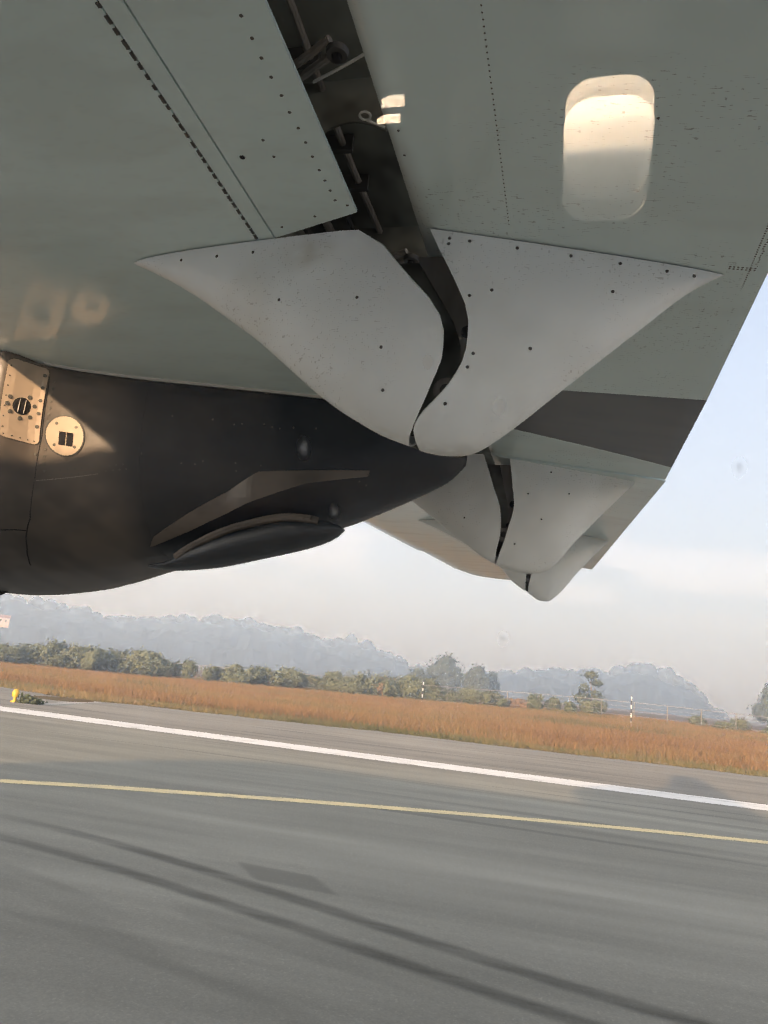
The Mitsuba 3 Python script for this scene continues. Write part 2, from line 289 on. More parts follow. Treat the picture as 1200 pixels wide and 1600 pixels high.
for y in np.arange(.5, 2.42, .0085):
    rv.append(disc(fpt(.348 + .002 * rng.normal(), y), fn_, .0030, .0010, 6)); 
for y in np.arange(1.3, 2.42, .0085): rv.append(disc(fpt(.338, y + .004), fn_, .0028, .0010, 6))
for x in np.arange(.297, .35, .0085):
    for dy in (-.004, .004): rv.append(disc(fpt(x, 1.652 + dy), fn_, .0034, .0011, 6))
for y in np.arange(.5, 1.55, .013): rv.append(disc(fpt(-.182, y), fn_, .0020, .0008, 6))
tag(add(AIR + '__inner_flap__rivets', join(rv), 'rivet_metal'), kind='stuff')
for x, y in ((-.379, 1.322), (-.376, 1.25), (.10, 1.2)): add(AIR + '__inner_flap__screw', disc(fpt(x, y), fn_, .003, .001), 'dark_metal')

# ---- flap track fairings
class Fair:
    def __init__(s, Yc, keel, top, wmax):
        k = np.array(keel); s.Yc, s.top, s.wm = Yc, top, wmax; s.kk = PchipInterpolator(k[:, 0], k[:, 1]); s.x0, s.x1 = k[0, 0], k[-1, 0]
    def k(s, X): return s.kk(np.clip(X, s.x0, s.x1))
    def w(s, X):
        L = s.x1 - s.x0; return s.wm * np.minimum(np.clip((X - s.x0) / (.42 * L), 0, 1) ** .62, np.clip((s.x1 - X) / (.45 * L), 0, 1) ** .78)
    def y(s, X, z, side=-1):
        t = np.clip((s.top(X) - z) / np.maximum(s.top(X) - s.k(X), 1e-6), 0, 1)
        return s.Yc + side * s.w(X) * np.sqrt(np.maximum(1 - t ** 3.2, 0))
def shell(f, gap, front, n=46, m=22, thick=.006):
    g = np.array(sorted(gap, key=lambda q: q[1])); gx = PchipInterpolator(g[:, 1], g[:, 0])
    GX = lambda z: gx(np.clip(z, g[0, 1], g[-1, 1]))
    tau = 1 - (1 - np.linspace(0, 1, m)) ** 2
    X = np.linspace(f.x0, f.x1, 900); rows = []
    for t in tau:
        z = f.top(X) + t * (f.k(X) - f.top(X)); h = X - GX(z)
        mid = (X > f.x0 + .2 * (f.x1 - f.x0))
        idx = np.where((h >= 0) & mid)[0] if front else np.where((h <= 0) & (X < f.x1 - .1))[0]
        xe = X[idx[0]] if front else X[idx[-1]]
        u = np.linspace(0, 1, n) ** (1.4 if front else 1); xx = f.x0 + (xe - f.x0) * u if front else f.x1 + (xe - f.x1) * np.linspace(0, 1, n) ** 1.4
        zz = f.top(xx) + t * (f.k(xx) - f.top(xx)); w = f.w(xx) * math.sqrt(max(1 - t ** 3.2, 0))
        rows.append((xx, zz, w))
    out = [np.stack([x, f.Yc - w, z], 1) for x, z, w in rows] + [np.stack([x, f.Yc + w, z], 1) for x, z, w in rows[-2::-1]]
    O = np.array(out)
    c = O.copy(); I = O.copy(); I[..., 1] = f.Yc + (O[..., 1] - f.Yc) * np.clip(1 - thick / np.maximum(f.w(O[..., 0])[..., ], .012), .3, 1)
    I[..., 2] = O[..., 2] + thick * np.clip((f.top(O[..., 0]) - O[..., 2]) / .05, 0, 1)
    rim = np.stack([O[:, -1], I[:, -1]], 0)
    return join([grid(Zp(O)), grid(Zp(I)), grid(Zp(rim))])
top1 = lambda X: np.where(np.asarray(X) < -.40, WB - .0035, WB - .0035 - .12 * (np.asarray(X) + .40))
K1 = [(-1.216, 1.046), (-1.13, 1.008), (-1.025, .952), (-.921, .885), (-.821, .818), (-.723, .74), (-.647, .679), (-.575, .629), (-.523, .599), (-.456, .565), (-.392, .543), (-.344, .527), (-.299, .522), (-.262, .523), (-.233, .533), (-.184, .567), (-.048, .688), (.114, .833), (.222, .926), (.291, .964)]
L1 = [(-0.544, 1.045), (-0.503, 1.033), (-0.476, 0.999), (-0.406, 0.914), (-0.353, 0.858), (-0.326, 0.811), (-0.316, 0.765), (-0.319, 0.72), (-0.338, 0.662), (-0.365, 0.599), (-0.381, 0.568), (-0.393, 0.541)]
R1 = [(-0.37, 1.047), (-0.337, 0.98), (-0.298, 0.907), (-0.27, 0.844), (-0.261, 0.798), (-0.265, 0.737), (-0.298, 0.663), (-0.342, 0.613), (-0.367, 0.584), (-0.376, 0.57), (-0.373, 0.55), (-0.366, 0.532)]
S1 = [(-1.042, 1.021), (-0.931, 1.017), (-0.824, 1.015), (-0.734, 0.88), (-0.528, 0.87), (-0.459, 0.748), (-0.45, 0.651), (-0.322, 1.01914), (-0.323, 1.005), (-0.275, 1.0135), (-0.166, 1.0004199999999999), (-0.045, 0.9859), (0.064, 0.97282), (0.166, 0.96058), (0.225, 0.9535), (-0.216, 0.892), (-0.265, 0.876), (0.05, 0.903), (-0.123, 0.758), (-0.247, 0.738), (-0.258, 0.706), (-0.303, 0.622)]
K2 = [(-1.07, 1.046), (-.92, .95), (-.774, .846), (-.58, .709), (-.364, .567), (-.277, .540), (-.20, .530), (-.131, .545), (-.006, .691), (.124, .842), (.228, .958)]
L2 = [(-0.432, 1.047), (-0.377, 0.895), (-0.338, 0.78), (-0.333, 0.696), (-0.347, 0.614), (-0.355, 0.562)]
R2 = [(-0.311, 1.035), (-0.295, 0.929), (-0.279, 0.813), (-0.296, 0.726), (-0.327, 0.615), (-0.349, 0.556)]
S2 = [(-0.128, 0.982), (-0.222, 0.875), (-0.046, 0.889), (-0.158, 0.765), (-0.267, 0.648), (-0.497, 0.752)]
d3 = .085
top3 = lambda X: top1(X) + d3
K3 = [(-1.1, 1.131), (-.878, 1.04), (-.70, .955), (-.53, .861), (-.415, .746), (-.282, .660), (-.23, .63), (-.175, .626), (-.12, .665), (.02, .845), (.196, 1.05)]
L3 = [(-.44, 1.131), (-.36, .98), (-.325, .88), (-.32, .8), (-.325, .70), (-.33, .66)]
R3 = [(-.34, 1.12), (-.30, 1.0), (-.285, .88), (-.285, .80), (-.30, .71), (-.30, .64)]
def fairing(Yc, K, top, L, R, S, wmax, label, nscrew=99):
    k = AIR + '__flap_fairing'; n = 0
    while labels.get(k): n += 1; k = f'{AIR}__flap_fairing_{n:03d}'
    tag(k, label)
    f = Fair(Yc, K, top, wmax)
    tag(add(k + '__front_shell', shell(f, L, True), 'fairing_paint', smooth=40), 'front half of the fairing fixed to the wing')
    tag(add(k + '__rear_shell', shell(f, R, False), 'fairing_paint', smooth=40), 'rear half of the fairing that moves with the flap')
    for x, z in S:
        y = float(f.y(x, z)); e = .004
        gx_ = (f.y(x + e, z) - f.y(x - e, z)) / (2 * e); gz_ = (f.y(x, z + e) - f.y(x, z - e)) / (2 * e)
        add(k + '__screw', disc(np.array([x, y, z + H]), [gx_, -1, gz_], .0042, .0012), 'dark_metal')
    keelp = sg.Polygon([(x, float(f.k(x)) + .012) for x in np.linspace(f.x0 + .02, f.x1 - .02, 80)] + [(f.x1, WB + .1), (f.x0, WB + .1)])
    web = sorted([(float(a) + .10, b) for a, b in R ], key=lambda q: q[1]) + sorted([(float(a) - .12, b) for a, b in L ], key=lambda q: -q[1])
    add(k + '__inner_web', xzplate(list(sg.Polygon(web).buffer(0).intersection(keelp).buffer(0).exterior.coords)[:-1], Yc + .045, .01), 'cove_paint')
    rx = PchipInterpolator(*np.array(sorted([(b, a) for a, b in R])).T); z0, z1 = min(b for a, b in R) + .12, max(b for a, b in R)
    zs = np.linspace(z1, z0, 14)
    arm = [(float(rx(z)) + .03, z) for z in zs] + [(float(rx(z)) - .055 + .035 * ((z1 - z) / (z1 - z0)), z) for z in zs[::-1]]
    add(k + '__hinge_arm', xzplate(arm, Yc + .02, .016), 'bare_metal')
    zb = z0 + .02; xb = float(rx(zb)) - .02
    lug = [(xb + .03 * math.cos(a), zb + .03 * math.sin(a)) for a in np.linspace(0, 2 * np.pi, 24, endpoint=False)]
    add(k + '__hinge_lug', xzplate(lug, Yc - .03, .04), 'bare_metal')
    add(k + '__hinge_bolt', disc(np.array([xb, Yc - .03, zb + H]), [0, -1, 0], .014, .008, 14), 'dark_metal')
    for zz in (z1 - .2 * (z1 - z0) * 2.6, z1 - .8 * (z1 - z0)):
        add(k + '__arm_hole', disc(np.array([float(rx(zz)) - .012, Yc + .02, zz + H]), [0, -1, 0], .016, .002, 16, .0158), 'black_void')
    return f
F1 = fairing(1.68, K1, top1, L1, R1, S1, .11, 'nearest white flap fairing split by a curved dark gap')
F2 = fairing(3.43, K2, top1, L2, R2, S2, .10, 'second pale flap fairing beyond the nacelle tail')
F3 = fairing(5.2, K3, top3, L3, R3, [], .09, 'outermost flap fairing hanging lowest behind the second one')

# ---- nacelle
YN = 2.95
_x = [-4.3, -4.0, -3.4, -2.6, -2.1, -2.0, -1.72, -1.36, -1.02, -.70, -.52, -.45]
nw = PchipInterpolator(_x, [.18, .36, .58, .72, .71, .60, .48, .385, .295, .19, .10, .035])
nb = PchipInterpolator([-4.3, -4.0, -3.4, -2.46, -2.0, -1.7, -1.3, -.95, -.76, -.61, -.51, -.45], [.72, .55, .33, .215, .285, .38, .50, .60, .682, .755, .812, .875])
nt = PchipInterpolator([-4.3, -4.0, -3.4, -2.6, -2.3, -2.0, -.45], [.80, .98, 1.16, 1.26, 1.22, WB + .01, WB + .01])
def nac_y(X, z, side=-1):
    t = np.clip((WB - z) / (WB - nb(X)), 0, 1)
    return YN + side * nw(X) * np.maximum(1 - t ** 2.7, 0) ** (1 / 2.2)
def nac_ring(x):
    ta = 1 - (1 - np.linspace(0, 1, 24)) ** 2
    zc = min(WB, nt(x) - .02); zb = float(nb(x)); w = float(nw(x)); q = (1 - ta ** 2.7) ** (1 / 2.2)
    lower = [(x, YN - w * a, zc + (zb - zc) * b) for a, b in zip(q, ta)] + [(x, YN + w * a, zc + (zb - zc) * b) for a, b in list(zip(q, ta))[-2::-1]]
    topz = [(x, YN + w * math.cos(a), zc + max(float(nt(x)) - zc, .01) * math.sin(a)) for a in np.linspace(0, np.pi, 12)[1:-1]]
    return Zp(lower + topz)
NX0 = -1.64
N = AIR + '__nacelle'
tag(N, 'dark engine nacelle tapering aft under the wing')
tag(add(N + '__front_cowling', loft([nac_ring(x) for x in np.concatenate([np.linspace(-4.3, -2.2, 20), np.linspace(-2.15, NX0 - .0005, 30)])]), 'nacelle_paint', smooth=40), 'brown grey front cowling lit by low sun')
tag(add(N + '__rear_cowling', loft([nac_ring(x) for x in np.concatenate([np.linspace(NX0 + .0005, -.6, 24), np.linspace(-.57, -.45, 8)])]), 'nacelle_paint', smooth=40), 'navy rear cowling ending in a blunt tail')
def on_nac(x, z, off=.003):
    e = .004; y = float(nac_y(x, z)); gx_ = float(nac_y(x + e, z) - nac_y(x - e, z)) / (2 * e); gz_ = float(nac_y(x, z + e) - nac_y(x, z - e)) / (2 * e)
    n = np.array([gx_, -1, gz_]); n /= np.linalg.norm(n); return np.array([x, y, z + H]) + n * off, n
def nac_patch(pg, off=.003, step=.02):
    """a thin sheet following the nacelle's flank: polygon in (x, z)"""
    m = plate(pg, .004); m = m.subdivide_to_size(step * 1.5) if False else m
    x0, z0, x1, z1 = pg.bounds; pieces = []
    for a in np.arange(x0, x1, step):
        for b in np.arange(z0, z1, step * 1.5):
            c = pg.intersection(sg.box(a, b, min(a + step, x1), min(b + step * 1.5, z1)))
            for g in getattr(c, 'geoms', [c]):
                if g.geom_type == 'Polygon' and g.area > 1e-8: pieces.append(plate(g, .004))
    m = join(pieces); v = m.vertices.copy(); o = np.empty_like(v)
    for i, (x, z, h) in enumerate(v):
        p, n = on_nac(x, z, off - .004 + h); o[i] = p
    return tm(o, m.faces)
# access panel, filler port, round cover, seams and screws
tag(add(N + '__access_panel', nac_patch(rrect(-2.032, .882, .094, .296, .018), .006), 'access_paint'), 'sunlit bare metal access panel')
def nac_disc(key, x, z, r, off, h, mat, sides=24, r2=None, sq=1.0):
    p, n = on_nac(x, z, off); return add(key, disc(p, n, r, h, sides, r2), mat, smooth=25)
PX, PZ = -2.037, .861
nac_disc(N + '__filler_port', PX, PZ, .033, .007, .002, 'black_void')
for dx in (-.006, .006):
    p, n = on_nac(PX + dx, PZ, .0095); add(N + '__filler_port__bar', box(p[0] - .0018, p[0] + .0018, p[1] - .0015, p[1] + .001, p[2] - .026, p[2] + .026), 'bare_metal')
for a in np.radians([15, 62, 150, 185, 222, 268, 315]): nac_disc(N + '__filler_port__bolt', PX + .029 * math.cos(a), PZ + .046 * math.sin(a), .0085, .006, .003, 'rivet_metal', 12)
CX, CZ = -1.906, .785
def ell(cx, cz, r): return sa.scale(sg.Point(cx, cz).buffer(r, 24), .84, 1.0)
def ringpoly(cx, cz, r0, r1): return ell(cx, cz, r1).difference(ell(cx, cz, r0))
add(N + '__round_cover', nac_patch(ell(CX, CZ, .073), .004), 'access_paint')
add(N + '__round_cover__rim', nac_patch(ringpoly(CX, CZ, .0735, .0785), .0052), 'dark_metal')
for dx in (-.0125, .0125): add(N + '__round_cover__slot', nac_patch(sg.box(CX + dx - .0105 + .004, CZ - .025 - .012, CX + dx + .0105 + .004, CZ + .025 - .012), .0065), 'black_void')
for a in np.radians([42, 132, 225, 318]): nac_disc(N + '__round_cover__screw', CX + .046 * math.cos(a), CZ + .056 * math.sin(a), .006, .004, .002, 'rivet_metal', 10)
SX = -1.981
def seam(pts, w=.0014): add(N + '__seam', nac_patch(sg.LineString(pts).buffer(w, 4), .0018, .03), 'black_void')
seam([(-1.982, 1.0), (-1.979, .95), (-1.978, .77), (-1.997, .62), (-2.03, .47), (-2.08, .36), (-2.12, .31)])
seam([(-2.45, .772), (-2.088, .772)]); seam([(-2.45, .875), (-2.088, .875)], .0015); seam([(-2.5, .40), (-2.15, .412), (-2.05, .424)])
rv = []
for z in np.linspace(.645, .985, 14):
    p, n = on_nac(SX + .016 - .04 * max(.75 - z, 0), z, .0005); rv.append(disc(p, n, .006, .0025, 10))
for z in np.linspace(.70, 1.0, 7):
    p, n = on_nac(SX - .014, z, .0065 if z > .75 else .0005); rv.append(disc(p, n, .007, .003, 10))
for x in np.arange(-1.965, -1.69, .024):
    zr_ = .647 + .23 * (x + 1.965); p, n = on_nac(x, zr_, .0005); rv.append(disc(p, n, .0042, .0015, 8)); p, n = on_nac(x + .012, zr_ - .016, .0005); rv.append(disc(p, n, .0042, .0015, 8))
for x in np.linspace(-2.068, -2.0, 5):
    p, n = on_nac(x, .745, .0065); rv.append(disc(p, n, .003, .001, 8))
for z in np.linspace(.77, 1.0, 7):
    p, n = on_nac(-2.071, z, .0065); rv.append(disc(p, n, .003, .001, 8))
for q in range(26):
    p, n = on_nac(rng.uniform(-2.0, -.8), rng.uniform(.72, .76) if q % 2 else rng.uniform(.9, .93), .0005); rv.append(disc(p, n, .004, .0012, 8))
tag(add(N + '__screws', join(rv), 'rivet_metal'), kind='stuff')
add(N + '__weld_line', nac_patch(sg.Polygon([(-1.995, .604), (-1.79, .660), (-1.79, .6625), (-1.995, .607)]), .002), 'bare_metal')
# flared strake with screws, and the exhaust pod below it
ST = [(-1.20, .737), (-.792, .79), (-.80, .766), (-1.02, .710), (-1.22, .618), (-1.48, .505), (-1.66, .435), (-1.635, .468), (-1.437, .588), (-1.322, .653)]
pg = sg.Polygon(ST)
def strake():
    x0, z0, x1, z1 = pg.bounds; pieces = []
    for a in np.arange(x0, x1, .02):
        for b in np.arange(z0, z1, .02):
            c = pg.intersection(sg.box(a, b, a + .02, b + .02))
            for g in getattr(c, 'geoms', [c]):
                if g.geom_type == 'Polygon' and g.area > 1e-8: pieces.append(plate(g, .005))
    m = join(pieces); v = m.vertices; o = np.empty_like(v)
    up_ = PchipInterpolator([-1.635, -1.437, -1.322, -1.20, -.79], [.468, .588, .653, .737, .79])
    for i, (x, z, h) in enumerate(v):
        dz = max(float(up_(np.clip(x, -1.635, -.79))) - z, 0); p, n = on_nac(x, z, .002 + h); o[i] = p + np.array([0, -1.0 * dz - 2.0 * dz ** 2, 0]) * np.interp(x, [-1.6, -1.3, -.8], [.35, .5, .3])
    return tm(o, m.faces)
tag(add(N + '__strake', strake(), 'cowl_paint'), 'brownish flared strake with a straight screwed top edge')
for x in (-1.165, -1.03, -.90, -.80): nac_disc(N + '__strake__screw', x, .727 + (x + 1.165) * .13, .006, .008, .003, 'dark_metal', 12)
px_ = np.linspace(-1.66, -.87, 30)
ptop = PchipInterpolator([-1.66, -1.583, -1.461, -1.258, -1.053, -.91, -.87], [.365, .375, .447, .54, .585, .573, .553]); pbot = PchipInterpolator([-1.66, -1.583, -1.42, -1.187, -.963, -.89, -.87], [.35, .345, .362, .418, .487, .525, .547])
rings = []
for x in px_:
    a, b = float(pbot(x)), float(ptop(x)); hz_, zc = max((b - a) / 2, .004), (a + b) / 2; wy = .09 * min(1, ((x + 1.67) / .3)) ** .5 * min(1, (-.865 - x) / .12) ** .5 + .003
    t = np.linspace(0, 2 * np.pi, 28)[:-1]; rings.append(np.column_stack([np.full(27, x), 2.76 + wy * np.cos(t), H + zc + hz_ * np.sign(np.sin(t)) * np.abs(np.sin(t)) ** .85]))
tag(add(N + '__exhaust_pod', loft(rings), 'navy_paint', smooth=40), 'dark teardrop pod under the nacelle')
lip = [np.array([x, 2.76 - .085 * min(1, ((x + 1.67) / .3)) ** .5 * min(1, (-.865 - x) / .12) ** .5, H + float(ptop(x)) - .016]) for x in np.linspace(-1.52, -.95, 24)]
add(N + '__exhaust_pod__lip', tube(lip, .016, 8), 'cowl_paint', smooth=40)
add(N + '__drain_mast', join([box(-2.52, -2.44, 2.89, 2.91, H + .205, H + .25), tube([[-2.55, 2.9, H + .213], [-2.46, 2.9, H + .203], [-2.425, 2.9, H + .222]], .010, 8)]), 'black_void')


# tail end of nacelle lip: fillet strip between wing and nacelle
fx = np.linspace(-2.0, -.85, 30); fyv = YN - nw(fx)
add(N + '__fillet', join([tube(np.column_stack([fx, fyv - .004, np.full(30, H + WB - .001)]), .006, 8), tube(np.column_stack([fx, fyv - .012, np.full(30, H + WB - .0005)]), .0035, 8)]), 'white_metal', smooth=40)

# ---- fuselage, windows, wing root fairing (stand round the passenger; they shade and mirror in the window)
RF, TH = 1.39, math.radians(20)
YF = .15 - RF * math.cos(TH); ZF = H - RF * math.sin(TH)
XL0, XL1 = -12.0, 7.0
WX = .03
def barrel(R, th, grow):
    pg = sg.box(XL0, -np.pi / 2 * R, XL1, 1.5 * np.pi * R)
    pg = pg.difference(rrect(0, TH * R, 2.0 + 2 * grow, .60 + 2 * grow, .12))
    for k in range(-17, 9): pg = pg.difference(rrect(WX + .60 * k, (np.pi - TH - .02) * R, .255 + 2 * grow, .37 + 2 * grow, .085 + grow))
    pieces = []; e = np.linspace(-np.pi / 2 * R, 1.5 * np.pi * R, 73)
    for a, b in zip(e[:-1], e[1:]):
        c = pg.intersection(sg.box(XL0, a, XL1, b))
        for g in getattr(c, 'geoms', [c]):
            if g.geom_type == 'Polygon' and g.area > 1e-7: pieces.append(plate(g, th))
    m = join(pieces); v = m.vertices; a = v[:, 1] / R; r = R - v[:, 2]
    return tm(np.column_stack([v[:, 0], YF + r * np.cos(a), ZF + r * np.sin(a)]), m.faces)
FU = AIR + '__fuselage'
tag(FU, 'round cabin body around the viewer')
add(FU + '__skin', barrel(RF, .012, 0), 'body_paint')
add(FU + '__lining', barrel(RF - .03, .012, .015), 'lining')
ta = np.linspace(0, 2 * np.pi, 49)[:-1]
def fring(x, r, dz=0): return np.column_stack([np.full(48, x), YF + r * np.cos(ta), ZF + dz + r * np.sin(ta)])
add(FU + '__nose', loft([fring(XL0 - a, RF * math.sqrt(max(1 - (a / 3.2) ** 2, .001)), -.25 * (a / 3.2) ** 2) for a in np.linspace(0, 3.19, 14)]), 'body_paint', smooth=40)
add(FU + '__tail_cone', loft([fring(XL1 + a, RF * (1 - .9 * (a / 7.5) ** 1.5), .9 * (a / 7.5) ** 1.5) for a in np.linspace(0, 7.5, 14)]), 'body_paint', smooth=40)
add(FU + '__floor', box(XL0, XL1, YF - 1.1, YF + 1.1, H - 1.25, H - 1.2), 'carpet')
def pane(x0, x1, h, th, rad, tilt=0.0, r=.1):
    pg = rrect((x0 + x1) / 2, 0, x1 - x0, h, r); m = plate(pg, .001); v = m.vertices; fkeep = m.face_normals[:, 2] > .5
    v = v[:, :2]; a = th + tilt; c = np.array([YF + rad * math.cos(th), ZF + rad * math.sin(th)])
    P = np.column_stack([v[:, 0], c[0] - v[:, 1] * math.sin(a), c[1] + v[:, 1] * math.cos(a)])
    mm = tm(P, m.faces[fkeep]); mm.remove_unreferenced_vertices(); return mm
add(FU + '__window_pane', pane(-1.02, 1.02, .62, TH, RF - .008, 0.0), 'pane_glass')
add(FU + '__window_pane', pane(-1.02, 1.02, .62, TH, RF - .045, math.radians(-.9)), 'pane_glass')
PITCHW = .60
for k in range(-3, 4): add(FU + '__window_pane', pane(WX + PITCHW * k - .13, WX + PITCHW * k + .13, .35, np.pi - TH, RF - .016, 0, .08), 'pane_glass')
for k in (-4, -3, -2, 1, 2, 3, 4): add(FU + '__window_shade', pane(WX + .60 * k - .20, WX + .60 * k + .20, .50, np.pi - TH, RF - .024, 0, .08), 'lining')
add(FU + '__seat_back', join([rb for rb in (box(-.86, -.40, YF - 1.05, YF - .62, H - .75, H + .14), box(-.86, -.60, YF - 1.0, YF - .9, H + .14, H + .30), box(-.51, -.40, YF - 1.0, YF - .9, H + .14, H + .30))]), 'carpet')
def smudge(X, Zv, r, seed):
    rr = np.random.default_rng(seed); t_ = np.linspace(0, 2 * np.pi, 33)[:-1]; c = np.array([YF + (RF - .052) * math.cos(TH), ZF + (RF - .052) * math.sin(TH)])
    ring = np.stack([r * np.cos(t_) * .8, r * np.sin(t_) * (1.0 + .3 * rr.random(32))], 1); a = TH - math.radians(.9)
    loc = np.vstack([[[0, 0]], ring]) + [X, Zv]; P = np.column_stack([loc[:, 0], c[0] - loc[:, 1] * math.sin(a), c[1] + loc[:, 1] * math.cos(a)]); i = np.arange(32)
    uv = np.column_stack([np.r_[0, np.ones(32)], np.zeros(33)])
    return add(FU + '__pane_smudge', tm(P, np.stack([0 * i, 1 + i, 1 + (i + 1) % 32], 1)), 'smudge', smooth=True, uv=uv)
scene['smudge'] = {'type': 'mask', 'opacity': mikit.proc(lambda p, n, uv: .34 * dr.square(1 - sstep(.0, 1.0, uv.x))), 'b': {'type': 'principledthin', 'base_color': rgb(.8, .78, .75), 'roughness': .8, 'diff_trans': 1.6}}
for i_, (a_, b_, r_) in enumerate([(-.0333, .0474, .00128), (.0165, .0467, .00099), (-.008, .0256, .00086), (-.018, .0579, .00077), (-.0292, .0397, .00087), (-.0095, .0528, .0009)]): smudge(a_, b_, r_, i_)
# wing root fairing on the crown
def hump_ring(x):
    c = np.interp(x, [-4.2, -3.7, -3.2, -2.85, -2.5, -2.2, .6, 1.6, 2.4], [.60, .80, .95, 1.115, 1.30, 1.335, 1.2, 1.02, .6]); w = np.interp(x, [-4.2, -3.0, 1.0, 2.4], [.5, .95, .95, .5])
    return np.array([(x, YF + w * math.cos(a), H + .3 + (c - .3) * max(math.sin(a), 0) ** .7) for a in np.linspace(0, np.pi, 25)] + [(x, YF - w, H + .25), (x, YF + w, H + .25)])
add(AIR + '__wing_root_fairing', loft([hump_ring(x) for x in np.linspace(-4.2, 2.4, 40)]), 'body_paint', smooth=40)

# ------------------------------------------------------------------ field beyond the runway
scene['grass'] = tw({'type': 'diffuse', 'reflectance': {'type': 'mesh_attribute', 'name': 'vertex_color'}})
def blades(n, ymin, ymax, hmin, hmax, wid, cols, pw=1.0, keep=None):
    y = ymin + (ymax - ymin) * rng.random(n) ** pw; x = -1.02 * y - 2 + (1.34 * y + 8) * rng.random(n)
    if keep is not None: m = keep(x, y); x, y = x[m], y[m]
    n = len(x); pn = np.asarray(meshkit.fbm(np.stack([x * .12, y * .45, 0 * x], 1))); pn = (pn - pn.min()) / (np.ptp(pn) + 1e-9)
    h = (hmin + (hmax - hmin) * rng.random(n)) * (.3 + 1.35 * pn); a = rng.random(n) * np.pi * 2; w = wid * (.6 + .8 * rng.random(n))
    ln = h * .8 * rng.random(n); la = rng.random(n) * np.pi * 2; z = gz(x, y)
    b0 = np.stack([x - np.cos(a) * w / 2, y - np.sin(a) * w / 2, z], 1); b1 = np.stack([x + np.cos(a) * w / 2, y + np.sin(a) * w / 2, z], 1)
    t = np.stack([x + np.cos(la) * ln, y + np.sin(la) * ln, z + h], 1)
    v = np.stack([b0, b1, t], 1).reshape(-1, 3); f = np.arange(3 * n).reshape(-1, 3)
    c = np.array(cols); p2 = np.asarray(meshkit.fbm(np.stack([x * .035, y * .16, 0 * x + 5], 1))); p2 = (p2 - p2.min()) / (np.ptp(p2) + 1e-9)
    k = np.clip((pn - .5) * .8 + (p2 - .5) * .9 + .5 + .2 * (rng.random(n) - .5), 0, .999) * (len(c) - 1); i = k.astype(int); fr = (k - i)[:, None]
    col = c[i] * (1 - fr) + c[np.minimum(i + 1, len(c) - 1)] * fr; col = col * (.85 + .3 * rng.random((n, 1)))
    return tm(v, f), np.repeat(col, 3, 0)
parts = [blades(260000, 40, 112, .20, .55, .09, [(.07, .042, .022), (.125, .07, .032), (.155, .094, .043), (.14, .10, .046), (.085, .074, .033)], 1.0, lambda x, y: (y > edge_y(x) + 3.0) & (y < 112)),
         blades(60000, 36, 48, .12, .34, .05, [(.10, .085, .04), (.07, .07, .03), (.12, .10, .045), (.15, .105, .05)], 1.0, lambda x, y: (y > edge_y(x) - .1) & (y < edge_y(x) + 4.5))]
gm = join([p[0] for p in parts]); gc = np.vstack([p[1] for p in parts])
gn = np.array([0, -.62, .78]) + rng.normal(0, .28, (len(gm.faces), 3)); gn = np.repeat(gn / np.linalg.norm(gn, axis=1, keepdims=True), 3, 0)
scene['grass'] , scene['grass_blade'] = {'type': 'ply', 'filename': meshkit.write_ply((gm.vertices, gm.faces), False, None, gc, normals=gn), 'face_normals': False, 'bsdf': {'type': 'ref', 'id': 'grass_blade'}}, scene['grass']
tag('grass', 'tall dry orange brown grass with a greener mown edge along the runway', 'grass', kind='stuff')

def leaf_cloud(ells, n, size, seed):
    """n leaf clumps scattered in the shells of ellipsoids [(centre, radii)]"""
    r = np.random.default_rng(seed); vols = np.array([np.prod(e[1]) ** .67 for e in ells]); which = r.choice(len(ells), n, p=vols / vols.sum())
    d = r.normal(size=(n, 3)); d /= np.linalg.norm(d, axis=1, keepdims=True); rad = (.5 + .55 * r.random((n, 1)) ** .6) * np.where(r.random((n, 1)) < .28, 1 + .75 * r.random((n, 1)) ** 1.5, 1)
    c = np.array([e[0] for e in ells])[which] + d * rad * np.array([e[1] for e in ells])[which]
    nn = d + .9 * r.normal(size=(n, 3)); nn /= np.linalg.norm(nn, axis=1, keepdims=True)
    a = np.cross(nn, r.normal(size=(n, 3))); a /= np.linalg.norm(a, axis=1, keepdims=True); b = np.cross(nn, a)
    s = size * (.5 + r.random((n, 1)))
    v = np.stack([c - a * s, c + b * s * .6, c + a * s, c - b * s * .6], 1).reshape(-1, 3); i = np.arange(n) * 4
    m = tm(v, np.vstack([np.stack([i, i + 1, i + 2], 1), np.stack([i, i + 2, i + 3], 1)]))
    fnm = np.cross(a, b); fnm *= np.sign((fnm * d).sum(1, keepdims=True) + 1e-9); nv = .7 * d + .45 * fnm; m.leaf_normals = np.repeat(nv / np.linalg.norm(nv, axis=1, keepdims=True), 4, 0)
    return m
def leafply(m, bsdf): return {'type': 'ply', 'filename': meshkit.write_ply((m.vertices, m.faces), False, normals=m.leaf_normals), 'face_normals': False, 'bsdf': {'type': 'ref', 'id': bsdf}}
def leafmat(c1, c2): return tw({'type': 'diffuse', 'reflectance': mikit.proc(lambda p, n, uv: mix(c1, c2, fbm(p.x * .9, p.y * .9, p.z * .9)))})
scene['leaf_dark'] = leafmat((.045, .055, .03), (.085, .09, .045))
scene['leaf_olive'] = leafmat((.085, .10, .062), (.13, .135, .082))
scene['leaf_rust'] = leafmat((.17, .11, .07), (.24, .16, .09))
scene['bark'] = tw({'type': 'diffuse', 'reflectance': rgb(.12, .09, .065)})
scene['forest'] = tw({'type': 'diffuse', 'reflectance': rgb(.03, .038, .04)})

